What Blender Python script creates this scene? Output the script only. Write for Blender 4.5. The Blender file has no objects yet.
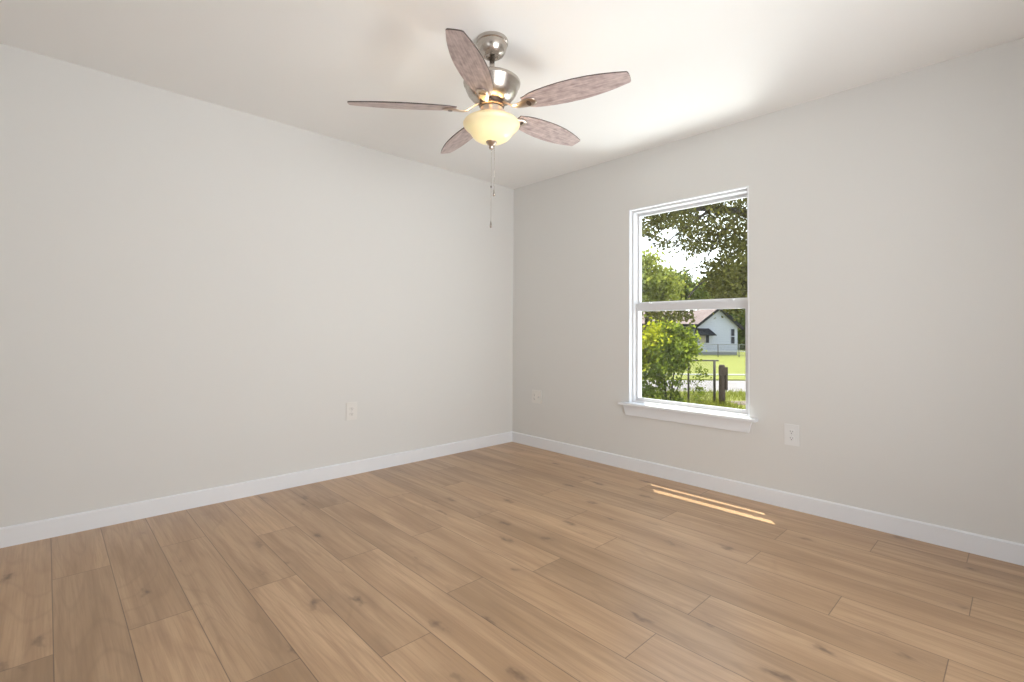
import bpy, bmesh, math, random
from mathutils import Vector, Matrix
import numpy as np

SC = bpy.context.scene
COL = SC.collection
R = math.radians

# ------------------------------------------------------------------ camera
FPX, YAW, PIT, ROL, CYP = 488.7844, R(46.395), R(1.2422), R(0.3733), 320.7919
FW = Vector((math.cos(YAW)*math.cos(PIT), math.sin(YAW)*math.cos(PIT), math.sin(PIT)))
RT0 = Vector((math.sin(YAW), -math.cos(YAW), 0.0))
UP0 = RT0.cross(FW)
RT = RT0*math.cos(ROL) + UP0*math.sin(ROL)
UP = -RT0*math.sin(ROL) + UP0*math.cos(ROL)
EYE = Vector((0, 0, 1.064))
cam_d = bpy.data.cameras.new('camera')
cam_d.sensor_width = 36.0
cam_d.lens = FPX*36/1024
cam_d.shift_y = (CYP-341)/1024
cam_d.clip_start, cam_d.clip_end = 0.05, 500
cam = bpy.data.objects.new('camera', cam_d)
COL.objects.link(cam)
m3 = Matrix((RT, UP, -FW)).transposed()
cam.matrix_world = Matrix.Translation(EYE) @ m3.to_4x4()
SC.camera = cam

# ------------------------------------------------------------------ light
SC.view_settings.view_transform = 'Standard'
SC.view_settings.look = 'None'
SC.view_settings.gamma = 1.0
SC.view_settings.use_curve_mapping = False
SC.view_settings.exposure = 0.0
SC.cycles.use_denoising = True
SC.cycles.max_bounces = 14
SC.cycles.diffuse_bounces = 8
SC.cycles.transparent_max_bounces = 24
SC.cycles.sample_clamp_indirect = 6.0

world = bpy.data.worlds.new('sky'); SC.world = world
world.use_nodes = True
wn, wl = world.node_tree.nodes, world.node_tree.links
wn.clear()
w_out = wn.new('ShaderNodeOutputWorld'); w_bg = wn.new('ShaderNodeBackground')
w_tc = wn.new('ShaderNodeTexCoord'); w_sep = wn.new('ShaderNodeSeparateXYZ'); w_ramp = wn.new('ShaderNodeValToRGB')
w_ramp.color_ramp.elements[0].position = 0.0; w_ramp.color_ramp.elements[0].color = (1.0, 1.0, 1.0, 1)
w_ramp.color_ramp.elements[1].position = 0.9; w_ramp.color_ramp.elements[1].color = (0.62, 0.78, 1.0, 1)
wl.new(w_tc.outputs['Generated'], w_sep.inputs[0]); wl.new(w_sep.outputs['Z'], w_ramp.inputs[0])
wl.new(w_ramp.outputs[0], w_bg.inputs['Color']); wl.new(w_bg.outputs[0], w_out.inputs['Surface'])
w_bg.inputs['Strength'].default_value = 3.7

SUN_DIR = Vector((0.275, 0.222, 1.0)).normalized()      # towards the sun
sun_d = bpy.data.lights.new('sun', 'SUN'); sun_d.energy = 9.5; sun_d.angle = R(0.25); sun_d.color = (1.0, 0.94, 0.84)
sun = bpy.data.objects.new('sun', sun_d); COL.objects.link(sun)
sun.rotation_euler = SUN_DIR.to_track_quat('Z', 'Y').to_euler()

def portal(name, loc, aim, sx, sy):
    """sampling guide for sky light through a wall opening; gives no light of its own"""
    d = bpy.data.lights.new(name, 'AREA'); d.shape = 'RECTANGLE'; d.size = sx; d.size_y = sy; d.cycles.is_portal = True
    o = bpy.data.objects.new(name, d); COL.objects.link(o); o.location = loc
    o.rotation_euler = (-Vector(aim)).to_track_quat('Z', 'Y').to_euler()
def area(name, loc, aim, sx, sy, power, color, spread=180):
    d = bpy.data.lights.new(name, 'AREA'); d.shape = 'RECTANGLE'; d.size = sx; d.size_y = sy
    d.energy = power; d.color = color; d.spread = R(spread)
    o = bpy.data.objects.new(name, d); COL.objects.link(o); o.location = loc
    o.rotation_euler = (-Vector(aim)).to_track_quat('Z', 'Y').to_euler()
# the three openings that let the sky in: the window in view and two openings added behind the camera for light
REAR1 = (0.3, 1.9, 0.1, 2.0)     # x0, x1, z0, z1 in the front wall
REAR2 = (0.6, 1.2, 1.2, 1.9)      # y0, y1, z0, z1 in the left wall
portal('sky_portal', (3.2911+0.17, 1.6815, 1.2675), (-1, 0, 0), 0.95, 1.55)
portal('sky_portal', ((REAR1[0]+REAR1[1])/2, -1.17, (REAR1[2]+REAR1[3])/2), (0, 1, 0), REAR1[1]-REAR1[0], REAR1[3]-REAR1[2])
portal('sky_portal', (-1.17, (REAR2[0]+REAR2[1])/2, (REAR2[2]+REAR2[3])/2), (1, 0, 0), REAR2[1]-REAR2[0], REAR2[3]-REAR2[2])

# added fill lamp standing in the made-up rear opening, tilted slightly up
area('fill_lamp_front', ((REAR1[0]+REAR1[1])/2, -1.01, 1.0), (0.16, 1, 0.20), 1.5, 1.6, 26.5, (1.0, 1.0, 1.0), 115)
# added fill lamp outside below the sill, for ceiling glow and fan shadows
area('fill_lamp_right', (3.2911+0.80, 1.72, 0.0), (-1.0, -0.35, 1.0), 0.45, 0.95, 28, (1.0, 1.0, 0.98), 125)

# ------------------------------------------------------------------ room numbers
WX, WY, CH = 3.2911, 3.4413, 2.4576      # right wall plane, back wall plane, ceiling
NX, NY = -1.0, -1.0                      # the walls behind the camera
WT = 0.16
ZG = -1.05                               # ground outside

# ------------------------------------------------------------------ helpers
def mat(name, color, rough=0.5, metal=0.0, spec=0.5):
    m = bpy.data.materials.new(name); m.use_nodes = True
    b = m.node_tree.nodes['Principled BSDF']
    b.inputs['Base Color'].default_value = (*color, 1); b.inputs['Roughness'].default_value = rough
    b.inputs['Metallic'].default_value = metal; b.inputs['Specular IOR Level'].default_value = spec
    return m
def nd(m, typ, **kw):
    n = m.node_tree.nodes.new(typ)
    for k, v in kw.items(): setattr(n, k, v)
    return n
def lk(m, a, b): m.node_tree.links.new(a, b)
def bsdf(m): return m.node_tree.nodes['Principled BSDF']
def noise_color(m, c1, c2, scale=(1, 1, 1), nscale=5.0, detail=4, coord='Object', lo=0.3, hi=0.7):
    tc = nd(m, 'ShaderNodeTexCoord'); mp = nd(m, 'ShaderNodeMapping'); mp.inputs['Scale'].default_value = scale
    n = nd(m, 'ShaderNodeTexNoise'); n.inputs['Scale'].default_value = nscale; n.inputs['Detail'].default_value = detail
    r = nd(m, 'ShaderNodeValToRGB')
    r.color_ramp.elements[0].position = lo; r.color_ramp.elements[0].color = (*c1, 1)
    r.color_ramp.elements[1].position = hi; r.color_ramp.elements[1].color = (*c2, 1)
    lk(m, tc.outputs[coord], mp.inputs[0]); lk(m, mp.outputs[0], n.inputs['Vector']); lk(m, n.outputs['Fac'], r.inputs[0])
    lk(m, r.outputs[0], bsdf(m).inputs['Base Color'])
    return n
def bump(m, nscale, strength, dist=0.002):
    tc = nd(m, 'ShaderNodeTexCoord'); n = nd(m, 'ShaderNodeTexNoise'); n.inputs['Scale'].default_value = nscale
    b = nd(m, 'ShaderNodeBump'); b.inputs['Strength'].default_value = strength; b.inputs['Distance'].default_value = dist
    lk(m, tc.outputs['Object'], n.inputs['Vector']); lk(m, n.outputs['Fac'], b.inputs['Height']); lk(m, b.outputs[0], bsdf(m).inputs['Normal'])

def link(name, bm, m, parent=None, smooth=False, bevel=0.0, seg=2):
    if bevel > 0:
        bmesh.ops.bevel(bm, geom=[e for e in bm.edges if len(e.link_faces) == 2 and e.calc_face_angle(0) > 0.5],
                        offset=bevel, segments=seg, affect='EDGES', profile=0.6, clamp_overlap=True)
    me = bpy.data.meshes.new(name); bm.to_mesh(me); bm.free()
    for p in me.polygons: p.use_smooth = smooth
    o = bpy.data.objects.new(name, me); COL.objects.link(o)
    ms = m if isinstance(m, (list, tuple)) else [m]
    for q in ms: me.materials.append(q)
    if parent: o.parent = parent
    return o
def NB(): return bmesh.new()
def box(bm, x0, x1, y0, y1, z0, z1, M=None, mi=0):
    vs = [bm.verts.new(Vector(c) if M is None else M @ Vector(c)) for c in
          ((x0,y0,z0),(x1,y0,z0),(x1,y1,z0),(x0,y1,z0),(x0,y0,z1),(x1,y0,z1),(x1,y1,z1),(x0,y1,z1))]
    for f in ((0,3,2,1),(4,5,6,7),(0,1,5,4),(1,2,6,5),(2,3,7,6),(3,0,4,7)):
        bm.faces.new([vs[i] for i in f]).material_index = mi
    return vs
def prism(bm, pts, d, M=None):
    """closed polygon pts (3D) pushed along vector d"""
    d = Vector(d); T = M or Matrix()
    a = [bm.verts.new(T @ Vector(p)) for p in pts]; b = [bm.verts.new(T @ (Vector(p)+d)) for p in pts]
    n = len(pts)
    bm.faces.new(a[::-1]); bm.faces.new(b)
    for i in range(n): bm.faces.new((a[i], a[(i+1) % n], b[(i+1) % n], b[i]))
    bmesh.ops.recalc_face_normals(bm, faces=bm.faces[:])
def lathe(bm, prof, n=40, M=None):
    T = M or Matrix(); rings = []
    for r, z in prof:
        if r < 1e-6: rings.append([bm.verts.new(T @ Vector((0, 0, z)))])
        else: rings.append([bm.verts.new(T @ Vector((r*math.cos(2*math.pi*i/n), r*math.sin(2*math.pi*i/n), z))) for i in range(n)])
    for a, b in zip(rings, rings[1:]):
        for i in range(n):
            j = (i+1) % n
            if len(a) == 1 and len(b) == 1: continue
            if len(a) == 1: bm.faces.new((a[0], b[i], b[j]))
            elif len(b) == 1: bm.faces.new((a[i], b[0], a[j]))
            else: bm.faces.new((a[i], b[i], b[j], a[j]))
    bmesh.ops.recalc_face_normals(bm, faces=bm.faces[:])
def tube(bm, pts, rads, n=8):
    pts = [Vector(p) for p in pts]
    if not isinstance(rads, (list, tuple)): rads = [rads]*len(pts)
    prev = None; rings = []
    for i, p in enumerate(pts):
        t = (pts[min(i+1, len(pts)-1)] - pts[max(i-1, 0)]).normalized()
        if prev is None:
            u = t.orthogonal().normalized()
        else:
            u = (prev - t*prev.dot(t)).normalized()
        prev = u; v = t.cross(u)
        rings.append([bm.verts.new(p + (u*math.cos(2*math.pi*k/n) + v*math.sin(2*math.pi*k/n))*rads[i]) for k in range(n)])
    for a, b in zip(rings, rings[1:]):
        for k in range(n): bm.faces.new((a[k], a[(k+1) % n], b[(k+1) % n], b[k]))
    bm.faces.new(rings[0][::-1]); bm.faces.new(rings[-1])
def thing(name, label, cat, loc=(0, 0, 0), group=None, kind=None, rot=None):
    o = bpy.data.objects.new(name, None); COL.objects.link(o); o.location = loc; o.empty_display_size = 0.1
    if rot: o.rotation_euler = rot
    return tag(o, label, cat, group, kind)
def tag(o, label=None, cat=None, group=None, kind=None):
    if label: o['label'] = label
    if cat: o['category'] = cat
    if group: o['group'] = group
    if kind: o['kind'] = kind
    return o
def struct(o, label, cat): return tag(o, label, cat, None, 'structure')

# world points from directions of view at a real distance, used to lay out the yard
def ray(px, py): return FW + RT*((px-512)/FPX) + UP*((CYP-py)/FPX)
def at(px, py, d): return EYE + ray(px, py)*d
def ground(px, py, z=ZG):
    r = ray(px, py); return EYE + r*((z-EYE.z)/r.z)

# ------------------------------------------------------------------ materials
M = {}
M['wall'] = mat('wall_paint', (0.67, 0.665, 0.645), 0.75, spec=0.3); bump(M['wall'], 260, 0.05)
M['ceil'] = mat('ceiling_paint', (0.85, 0.85, 0.84), 0.85, spec=0.2); bump(M['ceil'], 200, 0.05)
M['trim'] = mat('white_trim_paint', (0.76, 0.775, 0.80), 0.4)
M['vinyl'] = mat('white_vinyl', (0.62, 0.62, 0.635), 0.35)
M['plate'] = mat('white_plastic', (0.74, 0.745, 0.745), 0.3)
M['plate2'] = mat('cream_white_plastic', (0.71, 0.695, 0.665), 0.35)
M['slot'] = mat('slot_dark', (0.03, 0.03, 0.03), 0.6)
M['screw'] = mat('screw_metal', (0.6, 0.6, 0.6), 0.35, 1.0)
M['nickel'] = mat('brushed_nickel', (0.52, 0.475, 0.43), 0.27, 1.0)
M['copper'] = mat('warm_nickel', (0.64, 0.54, 0.46), 0.32, 1.0)
M['nickel_d'] = mat('dark_bracket_metal', (0.16, 0.12, 0.10), 0.4, 0.9)
M['blade_edge'] = mat('blade_edge_wood', (0.07, 0.05, 0.045), 0.5)

# floor planks
fm = mat('oak_planks', (0.5, 0.33, 0.2), 0.38, spec=0.5); M['floor'] = fm
def build_floor_material(m):
    uv = nd(m, 'ShaderNodeUVMap'); uv.uv_map = 'plank'
    sp = nd(m, 'ShaderNodeSeparateXYZ'); lk(m, uv.outputs[0], sp.inputs[0])
    at_ = nd(m, 'ShaderNodeAttribute'); at_.attribute_name = 'tone'
    at2 = nd(m, 'ShaderNodeAttribute'); at2.attribute_name = 'seed'
    seed = nd(m, 'ShaderNodeMath', operation='MULTIPLY'); seed.inputs[1].default_value = 37.0; lk(m, at2.outputs['Fac'], seed.inputs[0])
    cv = nd(m, 'ShaderNodeCombineXYZ'); lk(m, sp.outputs['X'], cv.inputs[0]); lk(m, sp.outputs['Y'], cv.inputs[1]); lk(m, seed.outputs[0], cv.inputs[2])
    def mapped(sx, sy, sz=1.0):
        mp = nd(m, 'ShaderNodeMapping'); mp.inputs['Scale'].default_value = (sx, sy, sz); lk(m, cv.outputs[0], mp.inputs[0]); return mp.outputs[0]
    def noise(vec, scale, detail, dist=0.0, rough=0.55):
        n = nd(m, 'ShaderNodeTexNoise'); n.inputs['Scale'].default_value = scale; n.inputs['Detail'].default_value = detail
        n.inputs['Distortion'].default_value = dist; n.inputs['Roughness'].default_value = rough; lk(m, vec, n.inputs['Vector']); return n.outputs['Fac']
    def math_(op, a, b=None, clamp=False):
        n = nd(m, 'ShaderNodeMath', operation=op); n.use_clamp = clamp
        for i, q in enumerate((a, b)):
            if q is None: continue
            if isinstance(q, (int, float)): n.inputs[i].default_value = q
            else: lk(m, q, n.inputs[i])
        return n.outputs[0]
    def mix(fac, a, b, blend='MIX'):
        n = nd(m, 'ShaderNodeMix', data_type='RGBA', blend_type=blend)
        if isinstance(fac, (int, float)): n.inputs[0].default_value = fac
        else: lk(m, fac, n.inputs[0])
        for i, q in ((6, a), (7, b)):
            if isinstance(q, tuple): n.inputs[i].default_value = (*q, 1)
            else: lk(m, q, n.inputs[i])
        return n.outputs[2]
    def mr(v, a, b, c=0.0, d=1.0):
        n = nd(m, 'ShaderNodeMapRange'); lk(m, v, n.inputs[0])
        for i, q in enumerate((a, b, c, d)): n.inputs[i+1].default_value = q
        return n.outputs[0]
    broad = noise(mapped(7, 0.9), 1.0, 3, 0.6)
    grain = noise(mapped(42, 1.6), 1.0, 5, 0.4, 0.6)
    fine = noise(mapped(190, 5), 1.0, 3)
    # cathedral rings: distorted distance bands
    ringn = noise(mapped(4.2, 0.55), 1.0, 1, 0.2)
    ring = math_('ABSOLUTE', math_('SUBTRACT', math_('FRACT', math_('MULTIPLY', ringn, 13.0)), 0.5))
    # knots
    kv = nd(m, 'ShaderNodeTexVoronoi'); kv.voronoi_dimensions = '3D'; kv.inputs['Scale'].default_value = 1.0; kv.inputs['Randomness'].default_value = 0.9
    warp = nd(m, 'ShaderNodeTexNoise'); warp.inputs['Scale'].default_value = 1.0; lk(m, mapped(30, 16), warp.inputs['Vector'])
    wv = nd(m, 'ShaderNodeVectorMath', operation='SCALE'); lk(m, warp.outputs['Color'], wv.inputs[0]); wv.inputs[3].default_value = 0.42
    wa = nd(m, 'ShaderNodeVectorMath', operation='ADD'); lk(m, mapped(7.5, 3.2, 1.0), wa.inputs[0]); lk(m, wv.outputs[0], wa.inputs[1])
    lk(m, wa.outputs[0], kv.inputs['Vector'])
    kc = nd(m, 'ShaderNodeSeparateColor'); lk(m, kv.outputs['Color'], kc.inputs[0])
    pick = mr(kc.outputs[0], 0.22, 0.32)
    core = math_('MULTIPLY', mr(kv.outputs['Distance'], 0.04, 0.17, 1, 0), pick)
    halo = math_('MULTIPLY', mr(kv.outputs['Distance'], 0.05, 0.36, 1, 0), pick)
    light, dark = (0.555, 0.365, 0.212), (0.37, 0.228, 0.122)
    c = mix(mr(broad, 0.32, 0.7), light, dark)
    c = mix(math_('MULTIPLY', mr(grain, 0.46, 0.70), 0.62), c, (0.335, 0.205, 0.118))
    c = mix(math_('MULTIPLY', mr(fine, 0.48, 0.72), 0.32), c, (0.30, 0.18, 0.10))
    c = mix(math_('MULTIPLY', mr(ring, 0.0, 0.13, 1, 0), 0.26), c, (0.30, 0.185, 0.105))
    c = mix(math_('MULTIPLY', halo, 0.35), c, (0.30, 0.185, 0.11))
    c = mix(math_('MULTIPLY', core, 0.8), c, (0.16, 0.095, 0.055))
    tone = nd(m, 'ShaderNodeCombineXYZ')
    for i in range(3): lk(m, at_.outputs['Fac'], tone.inputs[i])
    c = mix(1.0, c, tone.outputs[0], 'MULTIPLY')
    # joints: distance to the plank's edges (uv is in metres, ends held in a second map)
    uv2 = nd(m, 'ShaderNodeUVMap'); uv2.uv_map = 'edge'
    se = nd(m, 'ShaderNodeSeparateXYZ'); lk(m, uv2.outputs[0], se.inputs[0])
    ex = math_('SUBTRACT', 0.0965, math_('ABSOLUTE', se.outputs['X']))
    ey = se.outputs['Y']
    e = math_('MINIMUM', ex, math_('MINIMUM', ey, math_('SUBTRACT', 1.285, ey)))
    gap = mr(e, 0.0008, 0.0022, 1, 0)
    c = mix(math_('MULTIPLY', gap, 0.72), c, (0.10, 0.06, 0.035))
    b = bsdf(m)
    lk(m, c, b.inputs['Base Color'])
    lk(m, mr(grain, 0.3, 0.8, 0.30, 0.40), b.inputs['Roughness'])
    b.inputs['Coat Weight'].default_value = 0.12; b.inputs['Coat Roughness'].default_value = 0.22; b.inputs['Coat IOR'].default_value = 1.6
    bp = nd(m, 'ShaderNodeBump'); bp.inputs['Strength'].default_value = 0.12; bp.inputs['Distance'].default_value = 0.001
    h = math_('SUBTRACT', math_('MULTIPLY', grain, -0.4), math_('MULTIPLY', gap, 1.0))
    lk(m, h, bp.inputs['Height']); lk(m, bp.outputs[0], b.inputs['Normal'])
build_floor_material(fm)

# ------------------------------------------------------------------ floor
PW, PL, PX0 = 0.193, 1.285, 0.038
JOINT = {-1: 2.20, 0: 2.85, 1: 2.195, 2: 2.92, 3: 2.20, 4: 1.459, 5: 2.195, 6: 1.63, 7: 0.912, 8: 1.517, 9: 2.175,
         10: 2.755, 11: 1.81, 12: 0.901, 13: 0.158, 14: 0.903, 15: 0.535, 16: 0.2}
TONE = {(3, 0): .86}
def build_floor():
    rnd = random.Random(11)
    V, F, uvp, uve, tone, seed = [], [], [], [], [], []
    k0 = int(math.floor((NX-PX0)/PW))
    for k in range(k0, 17):
        xa, xb = PX0+k*PW, PX0+(k+1)*PW
        j = JOINT.get(k, rnd.uniform(0, PL))
        while j > NY-0.2: j -= PL
        y = j
        while y < WY:
            ya, yb = y, y+PL
            ca, cb = max(ya, NY-0.2), min(yb, WY+0.01)
            xaa, xbb = max(xa, NX-0.05), min(xb, WX+0.005)
            if cb > ca and xbb > xaa:
                n = len(V)
                V += [(xaa, ca, 0), (xbb, ca, 0), (xbb, cb, 0), (xaa, cb, 0)]
                F.append((n, n+1, n+2, n+3))
                ou, ov = rnd.uniform(0, 5), rnd.uniform(0, 9)
                for (px, py) in ((xaa, ca), (xbb, ca), (xbb, cb), (xaa, cb)):
                    uvp.append((px-xa+ou, py-ya+ov)); uve.append((px-(xa+xb)/2, py-ya))
                tone.append(rnd.choice((0.88, 0.93, 0.97, 1.0, 1.03, 1.06))); seed.append(rnd.random())
            y = yb
    # slab under the planks
    n = len(V)
    x0, x1, y0, y1 = NX-0.05, WX+0.005, NY-0.2, WY+0.01
    V += [(x0,y0,-.001),(x1,y0,-.001),(x1,y1,-.001),(x0,y1,-.001),(x0,y0,-.12),(x1,y0,-.12),(x1,y1,-.12),(x0,y1,-.12)]
    for f in ((3,2,1,0)[::-1], (4,7,6,5), (0,4,5,1), (1,5,6,2), (2,6,7,3), (3,7,4,0)):
        F.append(tuple(n+i for i in f)); tone.append(0.9); seed.append(0.5)
        for i in f: uvp.append((0.1, 0.1)); uve.append((0, 0.5))
    me = bpy.data.meshes.new('floor'); me.from_pydata(V, [], F)
    a = me.uv_layers.new(name='plank'); b = me.uv_layers.new(name='edge')
    for i in range(len(me.loops)): a.data[i].uv = uvp[i]; b.data[i].uv = uve[i]
    t = me.attributes.new('tone', 'FLOAT', 'FACE'); s = me.attributes.new('seed', 'FLOAT', 'FACE')
    for i in range(len(F)): t.data[i].value = tone[i]; s.data[i].value = seed[i]
    me.materials.append(M['floor'])
    o = bpy.data.objects.new('floor', me); COL.objects.link(o)
    struct(o, 'light oak plank floor of the empty room', 'floor')
build_floor()

# ------------------------------------------------------------------ walls, ceiling
OY0, OY1, OZ0, OZ1 = 1.238, 2.125, 0.520, 2.015      # clear opening of the window (inside the jamb boards)
JB = 0.008
b = NB()
y0, y1 = OY0-JB, OY1+JB; z0, z1 = OZ0-0.022, OZ1+JB
for q in ((NY, y0, -0.12, CH+0.1), (y1, WY+WT, -0.12, CH+0.1), (y0, y1, -0.12, z0), (y0, y1, z1, CH+0.1)):
    box(b, WX, WX+WT, *q)
struct(link('wall_right', b, M['wall']), 'greige painted wall with the single window', 'wall')
b = NB(); box(b, NX, WX, WY, WY+WT, -0.12, CH+0.1)
struct(link('wall_back', b, M['wall']), 'blank greige painted wall left of the corner', 'wall')
b = NB()
r0, r1, r2, r3 = REAR1
for q in ((NX-WT, r0, -0.12, CH+0.1), (r1, WX+WT, -0.12, CH+0.1), (r0, r1, -0.12, r2), (r0, r1, r3, CH+0.1)):
    box(b, q[0], q[1], NY-WT, NY, q[2], q[3])
struct(link('wall_front', b, M['wall']), 'greige painted wall behind the camera with a wide opening added for light', 'wall')
b = NB()
r0, r1, r2, r3 = REAR2
for q in ((NY, r0, -0.12, CH+0.1), (r1, WY+WT, -0.12, CH+0.1), (r0, r1, -0.12, r2), (r0, r1, r3, CH+0.1)):
    box(b, NX-WT, NX, *q)
struct(link('wall_left', b, M['wall']), 'greige painted side wall behind the camera with an opening added for light', 'wall')
b = NB(); box(b, NX-.05, WX+.05, NY-.05, WY+.05, CH, CH+0.12)
struct(link('ceiling', b, M['ceil']), 'smooth off-white ceiling', 'ceiling')

BH, BT = 0.096, 0.014
def base(name, pts, d, label):
    b = NB(); prism(b, pts, d); struct(link(name, b, M['trim'], bevel=0.0), label, 'baseboard')
base('baseboard_back', [(NX, WY, 0), (NX, WY-BT, 0), (NX, WY-BT, BH-0.006), (NX, WY-BT+0.006, BH), (NX, WY, BH)], (WX-NX, 0, 0),
     'white baseboard along the blank wall')
base('baseboard_right', [(WX, NY, 0), (WX-BT, NY, 0), (WX-BT, NY, BH-0.006), (WX-BT+0.006, NY, BH), (WX, NY, BH)], (0, WY-BT-NY, 0),
     'white baseboard under the window wall')

# ------------------------------------------------------------------ window
glass = bpy.data.materials.new('window_glass'); glass.use_nodes = True
gn = glass.node_tree.nodes; gn.clear()
g_out = gn.new('ShaderNodeOutputMaterial'); g_mix = gn.new('ShaderNodeMixShader'); g_t = gn.new('ShaderNodeBsdfTransparent'); g_g = gn.new('ShaderNodeBsdfGlossy')
g_t.inputs[0].default_value = (0.93, 0.95, 0.94, 1); g_g.inputs['Roughness'].default_value = 0.02; g_mix.inputs[0].default_value = 0.035
glass.node_tree.links.new(g_t.outputs[0], g_mix.inputs[1]); glass.node_tree.links.new(g_g.outputs[0], g_mix.inputs[2]); glass.node_tree.links.new(g_mix.outputs[0], g_out.inputs[0])
M['glass'] = glass

win = thing('window_1', 'white vinyl single-hung window in the right-hand wall', 'window', (WX, (OY0+OY1)/2, OZ0), kind='structure')
wo = Vector((WX, (OY0+OY1)/2, OZ0))
def wpart(name, boxes, m, parent=win, bevel=0.0012):
    b = NB()
    for q in boxes: box(b, q[0], q[1], q[2]-wo.y, q[3]-wo.y, q[4]-wo.z, q[5]-wo.z)
    return link(name, b, m, parent, bevel=bevel)
def ring_boxes(x0, x1, ya, yb, za, zb, l, r, bt, tp):
    return [(x0, x1, ya, ya+l, za, zb), (x0, x1, yb-r, yb, za, zb), (x0, x1, ya+l, yb-r, za, za+bt), (x0, x1, ya+l, yb-r, zb-tp, zb)]
# jamb boards lining the opening (flush with the wall)
wpart('jamb', [(-0.002, 0.032, OY0-JB, OY0, OZ0, OZ1+JB), (-0.002, 0.032, OY1, OY1+JB, OZ0, OZ1+JB), (-0.002, 0.032, OY0, OY1, OZ1, OZ1+JB)], M['trim'])
FR = 0.015
wpart('frame', ring_boxes(0.032, 0.150, OY0-JB, OY1+JB, OZ0-0.02, OZ1+JB, FR+JB, FR+JB, 0.028, FR+JB), M['vinyl'])
fy0, fy1, fz0, fz1 = OY0+FR, OY1-FR, OZ0+0.008, OZ1-FR
# lower sash (room side)
ls = wpart('lower_sash', ring_boxes(0.066, 0.089, fy0, fy1, fz0, 1.284, 0.027, 0.018, 0.026, 0.056), M['vinyl'])
pb = NB(); box(pb, 0.0765, 0.0795, fy0+0.025-wo.y, fy1-0.016-wo.y, fz0+0.024-wo.z, 1.23-wo.z); link('lower_pane', pb, M['glass'], ls)
# upper sash (outside)
us = wpart('upper_sash', ring_boxes(0.093, 0.116, fy0, fy1, 1.238, fz1, 0.020, 0.014, 0.062, 0.022), M['vinyl'])
pb = NB(); box(pb, 0.103, 0.106, fy0+0.018-wo.y, fy1-0.012-wo.y, 1.297-wo.z, fz1-0.02-wo.z); link('upper_pane', pb, M['glass'], us)
for yy in (2.005, 1.375):
    b = NB(); box(b, 0.065, 0.085, yy-0.018-wo.y, yy+0.018-wo.y, 1.282-wo.z, 1.292-wo.z)
    box(b, 0.061, 0.073, yy-0.008-wo.y, yy+0.008-wo.y, 1.284-wo.z, 1.297-wo.z)
    o = link('tilt_latch', b, M['vinyl'], ls, bevel=0.002)
# stool and apron
b = NB()
SN = 0.058
prism(b, [(-SN, 2.196-wo.y, 0), (0.0, 2.196-wo.y, 0), (0, OY1-wo.y, 0), (0.032, OY1-wo.y, 0), (0.032, OY0-wo.y, 0), (0, OY0-wo.y, 0), (0, 1.176-wo.y, 0), (-SN, 1.176-wo.y, 0)], (0, 0, -0.02))
link('stool', b, M['trim'], win, bevel=0.004)
b = NB()
za, zb = -0.02, -0.098
prism(b, [(-0.018, 2.176-wo.y, za), (-0.018, 1.212-wo.y, za), (-0.018, 1.232-wo.y, zb), (-0.018, 2.150-wo.y, zb)], (0.018, 0, 0))
link('apron', b, M['trim'], win, bevel=0.0015)

# roof edge outside, which lets only a sliver of sun onto the floor
b = NB(); box(b, WX+0.0, WX+0.378, NY-2, WY+2, 2.60, 2.75)
struct(link('roof_eave', b, M['trim']), 'white boxed roof eave above the window outside', 'eave')
M['siding_own'] = mat('own_siding', (0.6, 0.6, 0.58), 0.7)
b = NB()
for q in ((NY-WT, y0, ZG, 2.6), (y1, WY+WT, ZG, 2.6), (y0, y1, ZG, z0), (y0, y1, z1, 2.6)):
    box(b, WX+WT, WX+WT+0.02, *q)
struct(link('wall_outside', b, M['siding_own']), 'outer cladding of the window wall', 'wall')

# ------------------------------------------------------------------ outlets
def outlet(name, loc, rotz, w, h, label, m, gangs=1):
    """local frame: plate in the xz plane, facing -y"""
    root = thing(name, label, 'outlet', loc, rot=(0, 0, rotz))
    b = NB(); box(b, -w/2, w/2, -0.006, 0, -h/2, h/2); link('cover_plate', b, m, root, bevel=0.0025, seg=3)
    cx0 = 0 if gangs == 1 else -w*0.2
    for s in (-1, 1):
        zc = s*0.0195
        b = NB()
        pts = []
        for i in range(28):
            a = 2*math.pi*i/28
            pts.append((cx0+max(-0.0165, min(0.0165, 0.0172*math.cos(a)*1.1)), -0.009, zc+0.0143*math.sin(a)))
        prism(b, pts, (0, 0.004, 0)); rc = link('receptacle', b, m, root, bevel=0.0008)
        b = NB()
        box(b, cx0-0.0075, cx0-0.0055, -0.0095, -0.0085, zc-0.002, zc+0.007)
        box(b, cx0+0.0055, cx0+0.0075, -0.0095, -0.0085, zc-0.001, zc+0.006)
        box(b, cx0-0.0025, cx0+0.0025, -0.0095, -0.0085, zc-0.0105, zc-0.006)
        link('socket_slots', b, M['slot'], rc)
    T = Matrix.Translation((cx0, -0.006, 0)) @ Matrix.Rotation(R(90), 4, 'X')
    b = NB(); lathe(b, [(0, 0.0022), (0.0025, 0.0016), (0.0034, 0), (0, 0)], 14, T); link('screw', b, M['screw'], root, True)
    if gangs == 2:
        b = NB(); T = Matrix.Translation((w*0.22, -0.006, 0)) @ Matrix.Rotation(R(90), 4, 'X')
        lathe(b, [(0, 0.008), (0.004, 0.008), (0.0045, 0.001), (0.008, 0.001), (0.008, 0), (0, 0)], 18, T)
        link('cable_jack', b, M['screw'], root, True)
    return root
outlet('wall_outlet', (1.645, WY, 0.468), 0, 0.085, 0.13, 'white duplex outlet on the blank left wall', M['plate2'])
outlet('wall_outlet', (WX, 0.984, 0.447), R(-90), 0.08, 0.126, 'white duplex outlet right of and below the window', M['plate'])
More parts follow.
